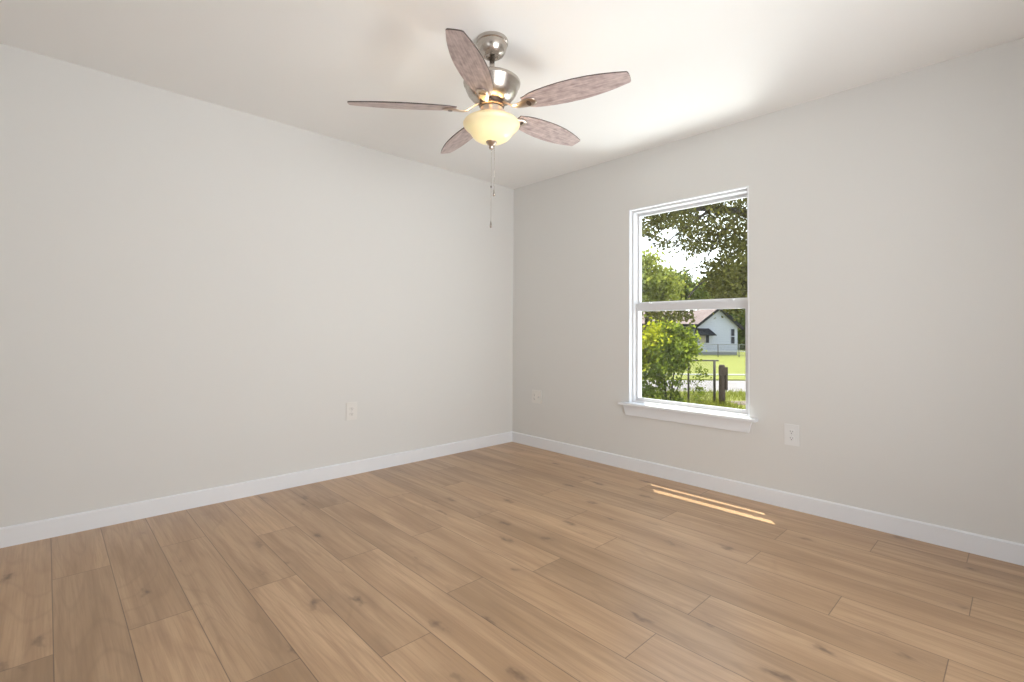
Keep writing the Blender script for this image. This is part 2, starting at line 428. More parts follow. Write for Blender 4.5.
outlet('wall_outlet', (WX, 3.115, 0.462), R(-90), 0.12, 0.118, 'wide wall plate low on the window wall near the corner', M['plate2'], 2)

# ------------------------------------------------------------------ ceiling fan
bm_ = mat('weathered_blade_wood', (0.3, 0.25, 0.24), 0.42); M['blade'] = bm_
def blade_material(m):
    tc = nd(m, 'ShaderNodeTexCoord')
    def n_(scale, s, detail):
        mp = nd(m, 'ShaderNodeMapping'); mp.inputs['Scale'].default_value = scale
        n = nd(m, 'ShaderNodeTexNoise'); n.inputs['Scale'].default_value = s; n.inputs['Detail'].default_value = detail
        lk(m, tc.outputs['Object'], mp.inputs[0]); lk(m, mp.outputs[0], n.inputs['Vector']); return n.outputs['Fac']
    r = nd(m, 'ShaderNodeValToRGB')
    r.color_ramp.elements[0].position = 0.34; r.color_ramp.elements[0].color = (0.31, 0.235, 0.225, 1)
    r.color_ramp.elements[1].position = 0.66; r.color_ramp.elements[1].color = (0.66, 0.545, 0.525, 1)
    mx = nd(m, 'ShaderNodeMath', operation='ADD'); a = nd(m, 'ShaderNodeMath', operation='MULTIPLY'); a.inputs[1].default_value = 0.5
    c = nd(m, 'ShaderNodeMath', operation='MULTIPLY'); c.inputs[1].default_value = 0.5
    lk(m, n_((9, 120, 20), 1.0, 5), a.inputs[0]); lk(m, n_((26, 40, 10), 1.0, 4), c.inputs[0])
    lk(m, a.outputs[0], mx.inputs[0]); lk(m, c.outputs[0], mx.inputs[1]); lk(m, mx.outputs[0], r.inputs[0]); lk(m, r.outputs[0], bsdf(m).inputs['Base Color'])
blade_material(bm_)
bowl_m = mat('frosted_amber_glass', (0.82, 0.70, 0.46), 0.35)
def bowl_material(m):
    b = bsdf(m); n = nd(m, 'ShaderNodeTexNoise'); n.inputs['Scale'].default_value = 9.0; n.inputs['Detail'].default_value = 3; n.inputs['Distortion'].default_value = 1.5
    tc = nd(m, 'ShaderNodeTexCoord'); lk(m, tc.outputs['Object'], n.inputs['Vector'])
    r = nd(m, 'ShaderNodeValToRGB'); r.color_ramp.elements[0].color = (1.0, 0.80, 0.34, 1); r.color_ramp.elements[1].color = (1.0, 0.85, 0.44, 1)
    lk(m, n.outputs['Fac'], r.inputs[0]); lk(m, r.outputs[0], b.inputs['Emission Color'])
    # the glass glows most around the bulbs inside it
    vd = nd(m, 'ShaderNodeVectorMath', operation='DISTANCE'); vd.inputs[1].default_value = (0, 0, 2.005-CH); lk(m, tc.outputs['Object'], vd.inputs[0])
    mr_ = nd(m, 'ShaderNodeMapRange'); lk(m, vd.outputs['Value'], mr_.inputs[0])
    for i, q in enumerate((0.05, 0.14, 0.62, 0.18)): mr_.inputs[i+1].default_value = q
    lk(m, mr_.outputs[0], b.inputs['Emission Strength'])
bowl_material(bowl_m); M['bowl'] = bowl_m

FC = Vector((1.520, 1.746, CH))
fan = thing('ceiling_fan', 'brushed nickel ceiling fan with five weathered wood blades and lit bowl light', 'ceiling fan', FC)
def flathe(name, prof, m, parent=fan, n=48, smooth=True):
    b = NB(); lathe(b, [(r, z-CH) for r, z in prof], n); o = link(name, b, m, parent, smooth)
    if smooth:
        try: o.data.set_sharp_from_angle(angle=R(38))
        except Exception: pass
    return o
flathe('canopy', [(0, 2.4575), (0.074, 2.4575), (0.076, 2.452), (0.076, 2.440), (0.071, 2.436), (0.071, 2.431), (0.0695, 2.420), (0.064, 2.402), (0.054, 2.387), (0.040, 2.377), (0.033, 2.375), (0.030, 2.376), (0.028, 2.384), (0, 2.384)], M['nickel'])
b = NB(); tube(b, [(0, 0, 2.38-CH), (0, 0, 2.262-CH)], 0.0125, 20); link('downrod', b, M['nickel'], fan, True)
flathe('motor_housing', [(0, 2.292), (0.022, 2.292), (0.026, 2.278), (0.05, 2.276), (0.10, 2.270), (0.125, 2.262), (0.1345, 2.254), (0.1365, 2.246), (0.134, 2.238), (0.129, 2.232), (0.124, 2.214), (0.113, 2.192), (0.096, 2.172), (0.076, 2.160), (0.064, 2.156), (0, 2.156)], M['nickel'], n=64)
flathe('flywheel', [(0, 2.155), (0.058, 2.155), (0.060, 2.148), (0.060, 2.136), (0.055, 2.132), (0, 2.132)], M['nickel_d'])
flathe('switch_housing', [(0, 2.131), (0.048, 2.131), (0.054, 2.127), (0.054, 2.086), (0.060, 2.080), (0.060, 2.072), (0, 2.072)], M['copper'])
# glass bowl: shell open at the top, holding two bulbs
prof_o = [(0.104, 2.070), (0.118, 2.068), (0.130, 2.061), (0.1355, 2.052), (0.134, 2.043), (0.127, 2.034), (0.115, 2.025), (0.105, 2.014), (0.096, 2.000), (0.084, 1.986), (0.066, 1.975), (0.042, 1.968), (0.010, 1.966)]
prof_i = [(r-0.004 if r > .02 else r, z+0.004) for r, z in prof_o[::-1]]
flathe('light_bowl', prof_o + prof_i + [prof_o[0]], M['bowl'], n=64)
flathe('finial', [(0, 1.972), (0.026, 1.970), (0.028, 1.965), (0.023, 1.957), (0.014, 1.951), (0.010, 1.945), (0.013, 1.940), (0.010, 1.933), (0, 1.930)], M['copper'], n=28)
flathe('fitter_plate', [(0, 2.078), (0.056, 2.078), (0.060, 2.075), (0.058, 2.071), (0, 2.071)], M['copper'])
for k in range(3):
    b = NB(); box(b, 0.03, 0.110, -0.006, 0.006, 2.066-CH, 2.072-CH, Matrix.Rotation(R(120*k+30), 4, 'Z'))
    link('bowl_bracket', b, M['copper'], fan)
bl_d = bpy.data.lights.new('bulb_glow', 'POINT'); bl_d.energy = 6.0; bl_d.color = (1.0, 0.82, 0.60); bl_d.shadow_soft_size = 0.03
bl = bpy.data.objects.new('bulb_glow', bl_d); COL.objects.link(bl); bl.parent = fan; bl.location = (0, 0, 2.035-CH)

def half_width(r):
    r = r*0.983
    K = [(0.168, 0.026), (0.185, 0.040), (0.21, 0.050), (0.25, 0.0585), (0.30, 0.065), (0.36, 0.0695), (0.42, 0.070), (0.48, 0.066), (0.54, 0.0575), (0.59, 0.047), (0.625, 0.0375), (0.642, 0.033)]
    for (a, p), (c, q) in zip(K, K[1:]):
        if a <= r <= c:
            t = (r-a)/(c-a); return p+(q-p)*t
    return K[-1][1]
def blade_bm():
    b = NB(); top, bot = [], []
    rs = [0.168+(0.653-0.168)*i/30 for i in range(31)]
    out = [(r, half_width(r)) for r in rs] + [(0.6585, 0.026), (0.660, 0.012)]
    pts = [(r, w) for r, w in out] + [(0.660, -0.012), (0.6585, -0.026)] + [(r, -w) for r, w in out[:31][::-1]]
    T = 0.0055
    up = [b.verts.new((x, y, T/2)) for x, y in pts]; dn = [b.verts.new((x, y, -T/2)) for x, y in pts]
    b.faces.new(up); b.faces.new(dn[::-1])
    n = len(pts)
    for i in range(n):
        f = b.faces.new((up[i], dn[i], dn[(i+1) % n], up[(i+1) % n])); f.material_index = 1
    bmesh.ops.recalc_face_normals(b, faces=b.faces[:])
    return b
def iron_bm():
    """S-curved arm from the flywheel to an oval foot under the blade root (x outward)"""
    b = NB()
    sec = [(0.050, 0.026, 0.011, 0.006), (0.075, 0.020, 0.009, 0.006), (0.095, 0.008, 0.009, 0.006), (0.115, -0.006, 0.011, 0.006), (0.135, -0.012, 0.015, 0.006),
           (0.155, -0.011, 0.021, 0.006), (0.172, -0.009, 0.026, 0.006), (0.19, -0.008, 0.0285, 0.006), (0.208, -0.008, 0.028, 0.006), (0.222, -0.008, 0.023, 0.005), (0.231, -0.008, 0.013, 0.004), (0.234, -0.008, 0.003, 0.003)]
    rings = []
    for x, z, w, t in sec:
        rings.append([b.verts.new((x, w*c, z+t*s)) for c, s in ((-1, .25), (-.72, .5), (.72, .5), (1, .25), (1, -.15), (.6, -.62), (0, -.8), (-.6, -.62), (-1, -.15))])
    for p, q in zip(rings, rings[1:]):
        for k in range(9): b.faces.new((p[k], p[(k+1) % 9], q[(k+1) % 9], q[k]))
    b.faces.new(rings[0][::-1]); b.faces.new(rings[-1])
    bmesh.ops.recalc_face_normals(b, faces=b.faces[:])
    return b
BZ = 2.121
PITCH = R(-13)
proto = None
for k in range(5):
    ang = R(1.44+72*k)
    rot = Matrix.Translation((0, 0, BZ-CH)) @ Matrix.Rotation(R(-2.1), 4, 'Y') @ Matrix.Rotation(ang, 4, 'Z')
    if proto is None:
        bl0 = link('blade', blade_bm(), [M['blade'], M['blade_edge']], fan)
        ir0 = link('blade_iron', iron_bm(), M['copper'], bl0, True)
        sb = NB()
        pts = [(0.197+0.011*math.sin(2*math.pi*i/20), 0.017*math.cos(2*math.pi*i/20), -0.0135) for i in range(20)]
        prism(sb, pts, (0, 0, 0.002)); s0 = link('badge', sb, M['nickel_d'], bl0)
        proto = (bl0, ir0, s0); cur = proto
    else:
        a = bl0.copy(); COL.objects.link(a); a.parent = fan
        i2 = ir0.copy(); COL.objects.link(i2); i2.parent = a
        s2 = s0.copy(); COL.objects.link(s2); s2.parent = a
        cur = (a, i2, s2)
    cur[0].matrix_local = rot @ Matrix.Rotation(PITCH, 4, 'X')
    cur[1].matrix_local = Matrix.Rotation(0, 4, 'X'); cur[2].matrix_local = Matrix()

def pull_chain(x, y, z0, z1, weight):
    b = NB(); n = int((z0-z1)/0.006)
    for i in range(n):
        z = z0-(z0-z1)*i/n
        lathe(b, [(0, z+.0019-CH), (.0012, z+.0008-CH), (.0012, z-.0008-CH), (0, z-.0019-CH)], 6, Matrix.Translation((x, y, 0)))
    tube(b, [(x, y, z0-CH), (x, y, z1-CH)], 0.0006, 5)
    c = link('pull_chain', b, M['nickel'], fan, True)
    b = NB(); T = Matrix.Translation((x, y, z1-CH))
    lathe(b, [(0, 0.002), (0.003, 0), (0.0035, -0.006), (0.005, -0.014), (0.0058, -0.022), (0.004, -0.028), (0, -0.029)], 12, T); link('pull_knob', b, M['nickel'], c, True)
    if weight:
        b = NB(); T = Matrix.Translation((x, y, 1.752-CH)); lathe(b, [(0, 0.006), (0.003, 0.004), (0.003, -0.004), (0, -0.006)], 10, T); link('chain_coupling', b, M['nickel_d'], c, True)
pull_chain(0.000, 0.000, 1.934, 1.585, True)
pull_chain(0.010, -0.010, 1.950, 1.735, False)

# ------------------------------------------------------------------ outside: ground
n2 = Vector((FW.x, FW.y, 0)).normalized(); u2 = RT0.copy()
def strip(name, d0, d1, z, m, label, cat, u0=-45, u1=70, th=0.1, kind='structure'):
    b = NB()
    P = [n2*d0+u2*u0, n2*d0+u2*u1, n2*d1+u2*u1, n2*d1+u2*u0]
    prism(b, [(p.x, p.y, z) for p in P], (0, 0, -th))
    return tag(link(name, b, m), label, cat, None, kind)
M['lawn'] = mat('sunlit_lawn', (0.12, 0.14, 0.03), 0.9, spec=0.1); noise_color(M['lawn'], (0.135, 0.140, 0.028), (0.19, 0.19, 0.045), nscale=2.2, detail=6)
M['road'] = mat('pale_asphalt', (0.16, 0.15, 0.145), 0.9, spec=0.1); noise_color(M['road'], (0.185, 0.163, 0.152), (0.24, 0.212, 0.20), nscale=1.5)
M['walk'] = mat('concrete_walk', (0.26, 0.25, 0.22), 0.9, spec=0.1)
M['dirt'] = mat('bare_dirt', (0.24, 0.18, 0.13), 0.95); noise_color(M['dirt'], (0.11, 0.075, 0.055), (0.20, 0.15, 0.11), nscale=1.6)
M['bounce_ground'] = mat('pale_bounce_ground', (0.46, 0.45, 0.43), 0.9); noise_color(M['bounce_ground'], (0.66, 0.655, 0.65), (0.74, 0.735, 0.73), nscale=1.5)
strip('bounce_ground', -40, 10.5, ZG, M['bounce_ground'], 'pale unseen ground added around the room to bounce light in', 'bounce_ground')  # unseen pale ground, added to throw sunlight up through the openings
strip('lawn', 10.5, 17.6, ZG, M['lawn'], 'sunny green front lawn around the gate', 'lawn')
strip('road', 17.6, 22.2, ZG-0.05, M['road'], 'pale asphalt street crossing beyond the gate', 'road')
strip('lawn', 22.2, 24.35, ZG, M['lawn'], 'narrow grass verge between street and pavement', 'lawn')
strip('sidewalk', 24.35, 24.85, ZG+0.03, M['walk'], 'thin pale pavement across the street', 'sidewalk')
strip('lawn', 24.85, 120, ZG, M['lawn'], 'bright green lawn in front of the white house', 'lawn')

strip('dirt', 14.35, 15.15, ZG+0.012, M['dirt'], 'bare reddish dirt strip in the lawn right of the post', 'dirt', 6.65, 12.0, 0.05)
# grass tufts and weeds near the gate
def quads_mesh(name, V, F, m, parent=None, smooth=False):
    me = bpy.data.meshes.new(name); me.from_pydata(V, [], F); me.materials.append(m)
    o = bpy.data.objects.new(name, me); COL.objects.link(o)
    if parent: o.parent = parent
    return o
def leaf_mat(name, c, t, tf=0.45, var=0.35, ns_scale=3.5):
    m = bpy.data.materials.new(name); m.use_nodes = True; n = m.node_tree.nodes; n.clear()
    out = n.new('ShaderNodeOutputMaterial'); mx = n.new('ShaderNodeMixShader'); d = n.new('ShaderNodeBsdfDiffuse'); tr = n.new('ShaderNodeBsdfTranslucent')
    mx.inputs[0].default_value = tf
    tc = n.new('ShaderNodeTexCoord'); ns = n.new('ShaderNodeTexNoise'); ns.inputs['Scale'].default_value = ns_scale; ns.inputs['Detail'].default_value = 7; ns.inputs['Roughness'].default_value = 0.7
    L = m.node_tree.links
    L.new(tc.outputs['Object'], ns.inputs['Vector'])
    for col, sh in ((c, d), (t, tr)):
        r = n.new('ShaderNodeValToRGB')
        r.color_ramp.elements[0].position = 0.35; r.color_ramp.elements[0].color = (*[q*(1-var) for q in col], 1)
        r.color_ramp.elements[1].position = 0.65; r.color_ramp.elements[1].color = (*[min(1, q*(1+var)) for q in col], 1)
        L.new(ns.outputs['Fac'], r.inputs[0]); L.new(r.outputs[0], sh.inputs['Color'])
    L.new(d.outputs[0], mx.inputs[1]); L.new(tr.outputs[0], mx.inputs[2]); L.new(mx.outputs[0], out.inputs[0])
    return m
M['leaf_oak'] = leaf_mat('oak_leaf', (0.048, 0.050, 0.022), (0.17, 0.155, 0.025), 0.42, 0.85, 1.5)
M['leaf_far'] = leaf_mat('far_leaf', (0.19, 0.21, 0.06), (0.34, 0.35, 0.06), 0.42, 0.5, 0.9)
M['leaf_dark'] = leaf_mat('dark_leaf', (0.10, 0.125, 0.045), (0.17, 0.19, 0.035), 0.38, 0.5, 0.8)
M['leaf_bush'] = leaf_mat('bush_leaf', (0.085, 0.12, 0.03), (0.26, 0.30, 0.03), 0.5, 0.7, 2.2)
M['grass'] = leaf_mat('grass_blade', (0.15, 0.16, 0.035), (0.26, 0.27, 0.04), 0.4)
M['bark'] = mat('tree_bark', (0.07, 0.055, 0.045), 0.95); noise_color(M['bark'], (0.018, 0.014, 0.011), (0.05, 0.04, 0.032), scale=(8, 8, 2), nscale=2.0)
M['iron'] = mat('weathered_steel', (0.065, 0.052, 0.045), 0.8)
M['galv'] = mat('galvanised_wire', (0.12, 0.12, 0.118), 0.7)
M['old_wood'] = mat('old_grey_brown_wood', (0.05, 0.035, 0.03), 0.9, spec=0.2); noise_color(M['old_wood'], (0.048, 0.033, 0.027), (0.115, 0.082, 0.066), scale=(14, 14, 1.5), nscale=2.0)

rg = np.random.default_rng(5)
def grass_patch(name, n, pu, pd, hmin, hmax, label):
    V, F = [], []
    for i in range(n):
        u, d = rg.uniform(*pu), rg.uniform(*pd)
        if u > 6.5 and 14.0 < d < 15.3 and rg.random() < .9: continue
        p = n2*d+u2*u; h = rg.uniform(hmin, hmax); a = rg.uniform(0, 6.28); w = rg.uniform(.006, .014)
        dx, dy = math.cos(a)*w, math.sin(a)*w; lx, ly = rg.normal(0, .3*h), rg.normal(0, .3*h)
        k = len(V)
        V += [(p.x-dx, p.y-dy, ZG-.01), (p.x+dx, p.y+dy, ZG-.01), (p.x+lx+dx*.6, p.y+ly+dy*.6, ZG+h*.65), (p.x+lx*1.6, p.y+ly*1.6, ZG+h), (p.x+lx-dx*.6, p.y+ly-dy*.6, ZG+h*.65)]
        F.append((k, k+1, k+2, k+3, k+4))
    tag(quads_mesh(name, V, F, M['grass']), label, 'grass', None, 'stuff')
grass_patch('grass', 9000, (2.0, 9.5), (11.5, 17.4), 0.06, 0.20, 'tall sunny grass and weeds along the wire gate')

# ------------------------------------------------------------------ leaves
def leaf_cloud(centers, spread, per, size, name, m, parent, keep=None, flat=0.75):
    """small folded leaves scattered about each centre"""
    V, F = [], []
    for c in centers:
        for i in range(per):
            p = np.array(c)+rg.normal(0, 1, 3)*spread*np.array((1, 1, flat))
            if keep is not None and not keep(p): continue
            s = size*rg.uniform(.6, 1.3)
            a = rg.normal(0, 1, 3); a /= np.linalg.norm(a)
            q = rg.normal(0, 1, 3); q -= a*q.dot(a); q /= np.linalg.norm(q)
            w = q*s*.36; nrm = np.cross(a, q)*s*.10
            k = len(V)
            V += [tuple(p-a*s*.5), tuple(p-a*s*.05+w+nrm), tuple(p+a*s*.5), tuple(p-a*s*.05-w+nrm)]
            F += [(k, k+1, k+2), (k, k+2, k+3)]
    return quads_mesh(name, V, F, m, parent)
def px_of(p):
    d = Vector(p)-EYE; z = d.dot(FW)
    return 512+FPX*d.dot(RT)/z, CYP-FPX*d.dot(UP)/z
def inside(x, y, poly):
    c = False; n = len(poly)
    for i in range(n):
        (x1, y1), (x2, y2) = poly[i], poly[(i+1) % n]
        if (y1 > y) != (y2 > y) and x < (x2-x1)*(y-y1)/(y2-y1)+x1: c = not c
    return c

# the big oak over the yard: limbs come in from the right, sprays hang in front of the sky
oak = thing('oak_tree', 'large dark oak whose boughs overhang the top of the window view', 'tree', ground(806, 420))
oak_o = oak.location.copy()
def oloc(p): return Vector(p)-oak_o
tb = NB()
trunk_top = at(800, 250, 10.6)
tube(tb, [oloc(ground(806, 420)-Vector((0, 0, .2))), oloc(at(804, 380, 10.8)), oloc(at(801, 310, 10.7)), oloc(trunk_top)], [0.42, 0.33, 0.28, 0.26], 14)
link('trunk', tb, M['bark'], oak, True)
LIMBS = [
    ([(800, 250, 10.6), (770, 222, 10.4), (742, 212, 10.2), (712, 208, 10.0), (676, 208, 9.8), (646, 214, 9.6), (612, 222, 9.4)], 0.12),
    ([(800, 262, 10.6), (768, 262, 10.2), (738, 268, 10.0), (716, 274, 9.8), (702, 282, 9.6), (694, 290, 9.5), (688, 298, 9.4)], 0.045),
    ([(798, 240, 10.6), (776, 190, 10.8), (740, 160, 11.0), (690, 148, 11.2), (640, 150, 11.4)], 0.15),
    ([(742, 212, 10.2), (728, 226, 10.0), (716, 240, 9.9), (708, 256, 9.8)], 0.045),
    ([(712, 208, 10.0), (694, 222, 9.8), (680, 232, 9.7), (664, 244, 9.6)], 0.035),
    ([(676, 208, 9.8), (660, 196, 9.7), (640, 188, 9.6)], 0.035),
    ([(770, 222, 10.4), (752, 238, 10.2), (738, 250, 10.1), (722, 262, 10.0)], 0.05),
]
for pts, r in LIMBS:
    tb = NB(); P = [oloc(at(*q)) for q in pts]
    tube(tb, P, [r*(1-.75*i/(len(P)-1)) for i in range(len(P))], 8); link('limb', tb, M['bark'], oak, True)
GAPS = [[(636, 236), (652, 238), (657, 243), (655, 256), (650, 258), (640, 252), (632, 252)], [(656, 231), (672, 227), (678, 232), (676, 240), (664, 242), (657, 238)],
        [(658, 246), (668, 252), (672, 262), (684, 262), (696, 254), (710, 250), (720, 244), (720, 256), (708, 262), (690, 266), (668, 264), (655, 256)],
        [(698, 206), (706, 208), (708, 217), (701, 220), (697, 214)], [(714, 216), (722, 219), (720, 224), (713, 222)],
        [(694, 234), (701, 233), (701, 238), (694, 239)], [(560, 256), (655, 260), (672, 268), (700, 268), (735, 340), (680, 340), (560, 330)]]
def oak_keep(p):
    x, y = px_of(p); x += rg.normal(0, 1.8); y += rg.normal(0, 1.8)
    return not any(inside(x, y, g) for g in GAPS) or rg.random() < 0.03
cen = []
for i in range(1000):
    x, y = rg.uniform(580, 800), rg.uniform(150, 306)
    d = rg.uniform(8.4, 12.0)
    lim = 246 if x < 690 else (246+(x-690)*1.5)
    if y > lim: continue
    if x > 690 and y > 275 and rg.random() < .45: continue
    cen.append(tuple(oloc(at(x, y, d))))
for i in range(300):
    x, y = rg.uniform(674, 800), rg.uniform(266, 303)
    if y < 292-(x-674)*.5: continue
    cen.append(tuple(oloc(at(x, y, rg.uniform(9.2, 11.5)))))
leaf_cloud(cen, 0.20, 52, 0.07, 'foliage', M['leaf_oak'], oak, keep=lambda p: oak_keep(Vector(p)+oak_o))
cen = [tuple(oloc(at(rg.uniform(648, 692), rg.uniform(311, 319), rg.uniform(9.2, 9.8)))) for i in range(16)]
leaf_cloud(cen, 0.075, 22, 0.085, 'foliage', M['leaf_oak'], oak, keep=lambda p: px_of(Vector(p)+oak_o)[1] < 324)

# trees behind the houses
def far_tree(name, base_px, d, blobs, m, size, per, label):
    g = n2*d + u2*((base_px-512)/FPX*d); g = Vector((g.x, g.y, ZG))
    root = thing(name, label, 'tree', g, 'trees beyond the houses')
    top = at(blobs[0][0], blobs[0][1], d)
    tb = NB(); tube(tb, [(0, 0, -.3), (0.1, 0, (top.z-ZG)*.5), tuple(top-g)], [.4, .3, .12], 10); link('trunk', tb, M['bark'], root, True)
    cen = []
    for (x, y, rx, ry) in blobs:
        for i in range(int(26*rx*ry/120)+6):
            a = rg.normal(0, .55, 3)
            dd = d+a[2]*rx*d/FPX
            cen.append(tuple(at(x+np.clip(a[0], -1, 1)*rx, y+np.clip(a[1], -1, 1)*ry, dd)-g))
    leaf_cloud(cen, 0.45, per, size, 'foliage', m, root)
far_tree('shade_tree', 648, 40, [(648, 276, 14, 18), (662, 290, 14, 12), (640, 292, 18, 16), (620, 290, 18, 22)], M['leaf_far'], 0.34, 42, 'sunlit yellow-green tree behind the left of the far roof')
far_tree('shade_tree', 682, 70, [(682, 284, 14, 14), (696, 292, 14, 12), (674, 298, 12, 10)], M['leaf_dark'], 0.42, 40, 'dim green tree behind the middle of the far roof')
far_tree('shade_tree', 716, 84, [(714, 290, 13, 13), (728, 294, 12, 12), (704, 298, 12, 10)], M['leaf_far'], 0.42, 42, 'bright green tree rising behind the white gable')
far_tree('shade_tree', 744, 62, [(744, 312, 14, 18), (738, 330, 10, 16), (756, 326, 16, 22), (760, 300, 16, 16)], M['leaf_dark'], 0.45, 46, 'dark green tree right of the white house')

# bush by the window
bg = ground(668, 408)
bush = thing('leafy_bush', 'bright yellow-green bush in front of the brick house, left of the gate', 'bush', bg)
for (x, y), (x2, y2), r in (((667, 409), (664, 372), .035), ((669, 408), (676, 360), .03), ((665, 409), (652, 352), .025), ((670, 409), (686, 365), .02), ((666, 408), (660, 345), .02)):
    tb = NB(); a = at(x, y, 14.0)-bg; c = at(x2, y2, 13.6)-bg
    tube(tb, [tuple(a), tuple(a.lerp(c, .5)+Vector((.05, .03, 0))), tuple(c)], [r, r*.75, r*.4], 7); link('stem', tb, M['bark'], bush, True)
cen = []
OUT = [(620, 405), (622, 360), (636, 345), (650, 330), (656, 321), (666, 320), (674, 327), (684, 330), (692, 338), (695, 350), (690, 356), (684, 366), (680, 380), (682, 396), (676, 406)]
while len(cen) < 330:
    x, y = rg.uniform(620, 696), rg.uniform(320, 406)
    if not inside(x, y, OUT): continue
    if y > 368 and rg.random() < .74: continue
    cen.append(tuple(at(x, y, 13.6+rg.normal(0, .45))-bg))
M['leaf_lit'] = leaf_mat('lit_bush_leaf', (0.18, 0.20, 0.025), (0.48, 0.48, 0.025), 0.5, 0.45, 2.2)  # sunlight on the bush's upper left, put into a yellower leaf colour
lit_cen = [c for c in cen if (lambda q: q[0]+(q[1]-330)*.35 < 666 and q[1] < 376)(px_of(Vector(c)+bg)) and rg.random() < .8]
plain_cen = [c for c in cen if c not in lit_cen]
leaf_cloud(plain_cen, 0.11, 26, 0.115, 'foliage', M['leaf_bush'], bush)
tag(leaf_cloud(lit_cen, 0.11, 26, 0.115, 'lit_foliage', M['leaf_lit'], bush), 'yellow leaves with sunlight painted in their colour')

# ------------------------------------------------------------------ wire gate, posts
gp1, gp2 = ground(688.5, 402.5), ground(714.5, 402.5)
gate = thing('wire_gate', 'rusty steel wire gate overgrown beside the bush', 'gate', gp1)
H1 = 1.27
def rel(p): return tuple(Vector(p)-gp1)
def gpost(p, h, r, nm):
    tb = NB(); tube(tb, [rel(p+Vector((0, 0, -.15))), rel(p+Vector((0, 0, h)))], r, 12); return link(nm, tb, M['iron'], gate, True)
gpost(gp1, H1, .03, 'post'); gpost(gp2, H1, .038, 'post')
dirg = (gp2-gp1); gp0 = gp1-dirg*1.0; gp3 = gp2+dirg*0.16
tb = NB(); tube(tb, [rel(gp0+Vector((0, 0, H1))), rel(gp3+Vector((0, 0, H1)))], .022, 10); link('top_rail', tb, M['iron'], gate, True)
tb = NB()
L = dirg.length*2.0; hh = 1.2; step = .085
dn = dirg.normalized()
def wirepoint(t, z): return rel(gp0+dn*t+Vector((0, 0, .05+z)))
t = -hh
while t < L:
    for sgn in (1, -1):
        a0, b0 = (t, t+hh)
        za, zb = (0, hh) if sgn == 1 else (hh, 0)
        pa, pb_ = a0, b0
        if pa < 0: za += sgn*(-pa); pa = 0
        if pb_ > L: zb -= sgn*(pb_-L); pb_ = L
        if pb_-pa > .02: tube(tb, [wirepoint(pa, za), wirepoint(pb_, zb)], .0022, 3)
    t += step
link('wire_netting', tb, M['galv'], gate)
for i, (px, py) in enumerate(((700, 403),)):
    cen = [tuple(at(rg.normal(700, 4), rg.uniform(360, 402), 14.75+rg.normal(0, .05))-gp1) for k in range(46)]
    leaf_cloud(cen, .05, 8, .07, 'vine', M['leaf_bush'], gate)

wp = ground(722, 404)
post = thing('wooden_post', 'stout dark wooden post right of the wire gate', 'post', wp)
b = NB(); lathe(b, [(0, -.2), (.095, -.2), (.092, .3), (.085, .8), (.085, 1.12), (.078, 1.16), (0, 1.17)], 14); link('shaft', b, M['old_wood'], post, True)
b = NB()
T = Matrix.Rotation(YAW-R(90), 4, 'Z')
box(b, -.125, .13, -.11, -.06, .86, 1.10, T); box(b, .07, .13, -.10, .02, .42, 1.0, T)
link('nailed_board', b, M['old_wood'], post, bevel=.006)

# ------------------------------------------------------------------ far fence
FD = 42.6
fence = thing('chain_link_fence', 'low grey chain-link fence in front of the white house', 'fence', ground(718, 357))
fo = fence.location.copy()
def fpt(px, z): p = n2*FD+u2*((px-512)/FPX*FD); return Vector((p.x, p.y, ZG+z))-fo
for px in (676, 697, 718, 739, 760):
    tb = NB(); tube(tb, [tuple(fpt(px, -.2)), tuple(fpt(px, 1.12))], .035, 8); link('post', tb, M['iron'] if px == 718 else M['galv'], fence, True)
M['white_pipe'] = mat('white_rail', (0.30, 0.30, 0.30), 0.6)
tb = NB(); tube(tb, [tuple(fpt(660, 1.1)), tuple(fpt(770, 1.1))], .02, 6); link('top_rail', tb, M['galv'], fence, True)
tb = NB(); tube(tb, [tuple(fpt(690, .50)), tuple(fpt(790, .50))], .03, 6); link('mid_rail', tb, M['white_pipe'], fence, True)
tb = NB()
t = 660
while t < 780:
    tube(tb, [tuple(fpt(t, .05)), tuple(fpt(t+11, 1.08))], .004, 3); tube(tb, [tuple(fpt(t+11, .05)), tuple(fpt(t, 1.08))], .004, 3); t += 1.4
link('wire_netting', tb, M['galv'], fence)

# ------------------------------------------------------------------ the white house across the street
HD = 47.0
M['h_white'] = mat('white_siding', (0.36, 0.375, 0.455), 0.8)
def siding(m):
    tc = nd(m, 'ShaderNodeTexCoord'); sp = nd(m, 'ShaderNodeSeparateXYZ'); lk(m, tc.outputs['Object'], sp.inputs[0])
    mu = nd(m, 'ShaderNodeMath', operation='MULTIPLY'); mu.inputs[1].default_value = 5.0; lk(m, sp.outputs['Z'], mu.inputs[0])
    fr = nd(m, 'ShaderNodeMath', operation='FRACT'); lk(m, mu.outputs[0], fr.inputs[0])
    bp = nd(m, 'ShaderNodeBump'); bp.inputs['Strength'].default_value = 0.9; bp.inputs['Distance'].default_value = 0.06; lk(m, fr.outputs[0], bp.inputs['Height']); lk(m, bp.outputs[0], bsdf(m).inputs['Normal'])
siding(M['h_white'])
M['h_roof'] = mat('pinkish_shingles', (0.2, 0.15, 0.135), 0.95, spec=0.1); noise_color(M['h_roof'], (0.165, 0.120, 0.108), (0.225, 0.17, 0.152), nscale=3.0)
M['h_dark'] = mat('dark_fascia', (0.012, 0.012, 0.014), 0.8, spec=0.2)
M['h_brick'] = mat('red_brick', (0.20, 0.10, 0.085), 0.9)
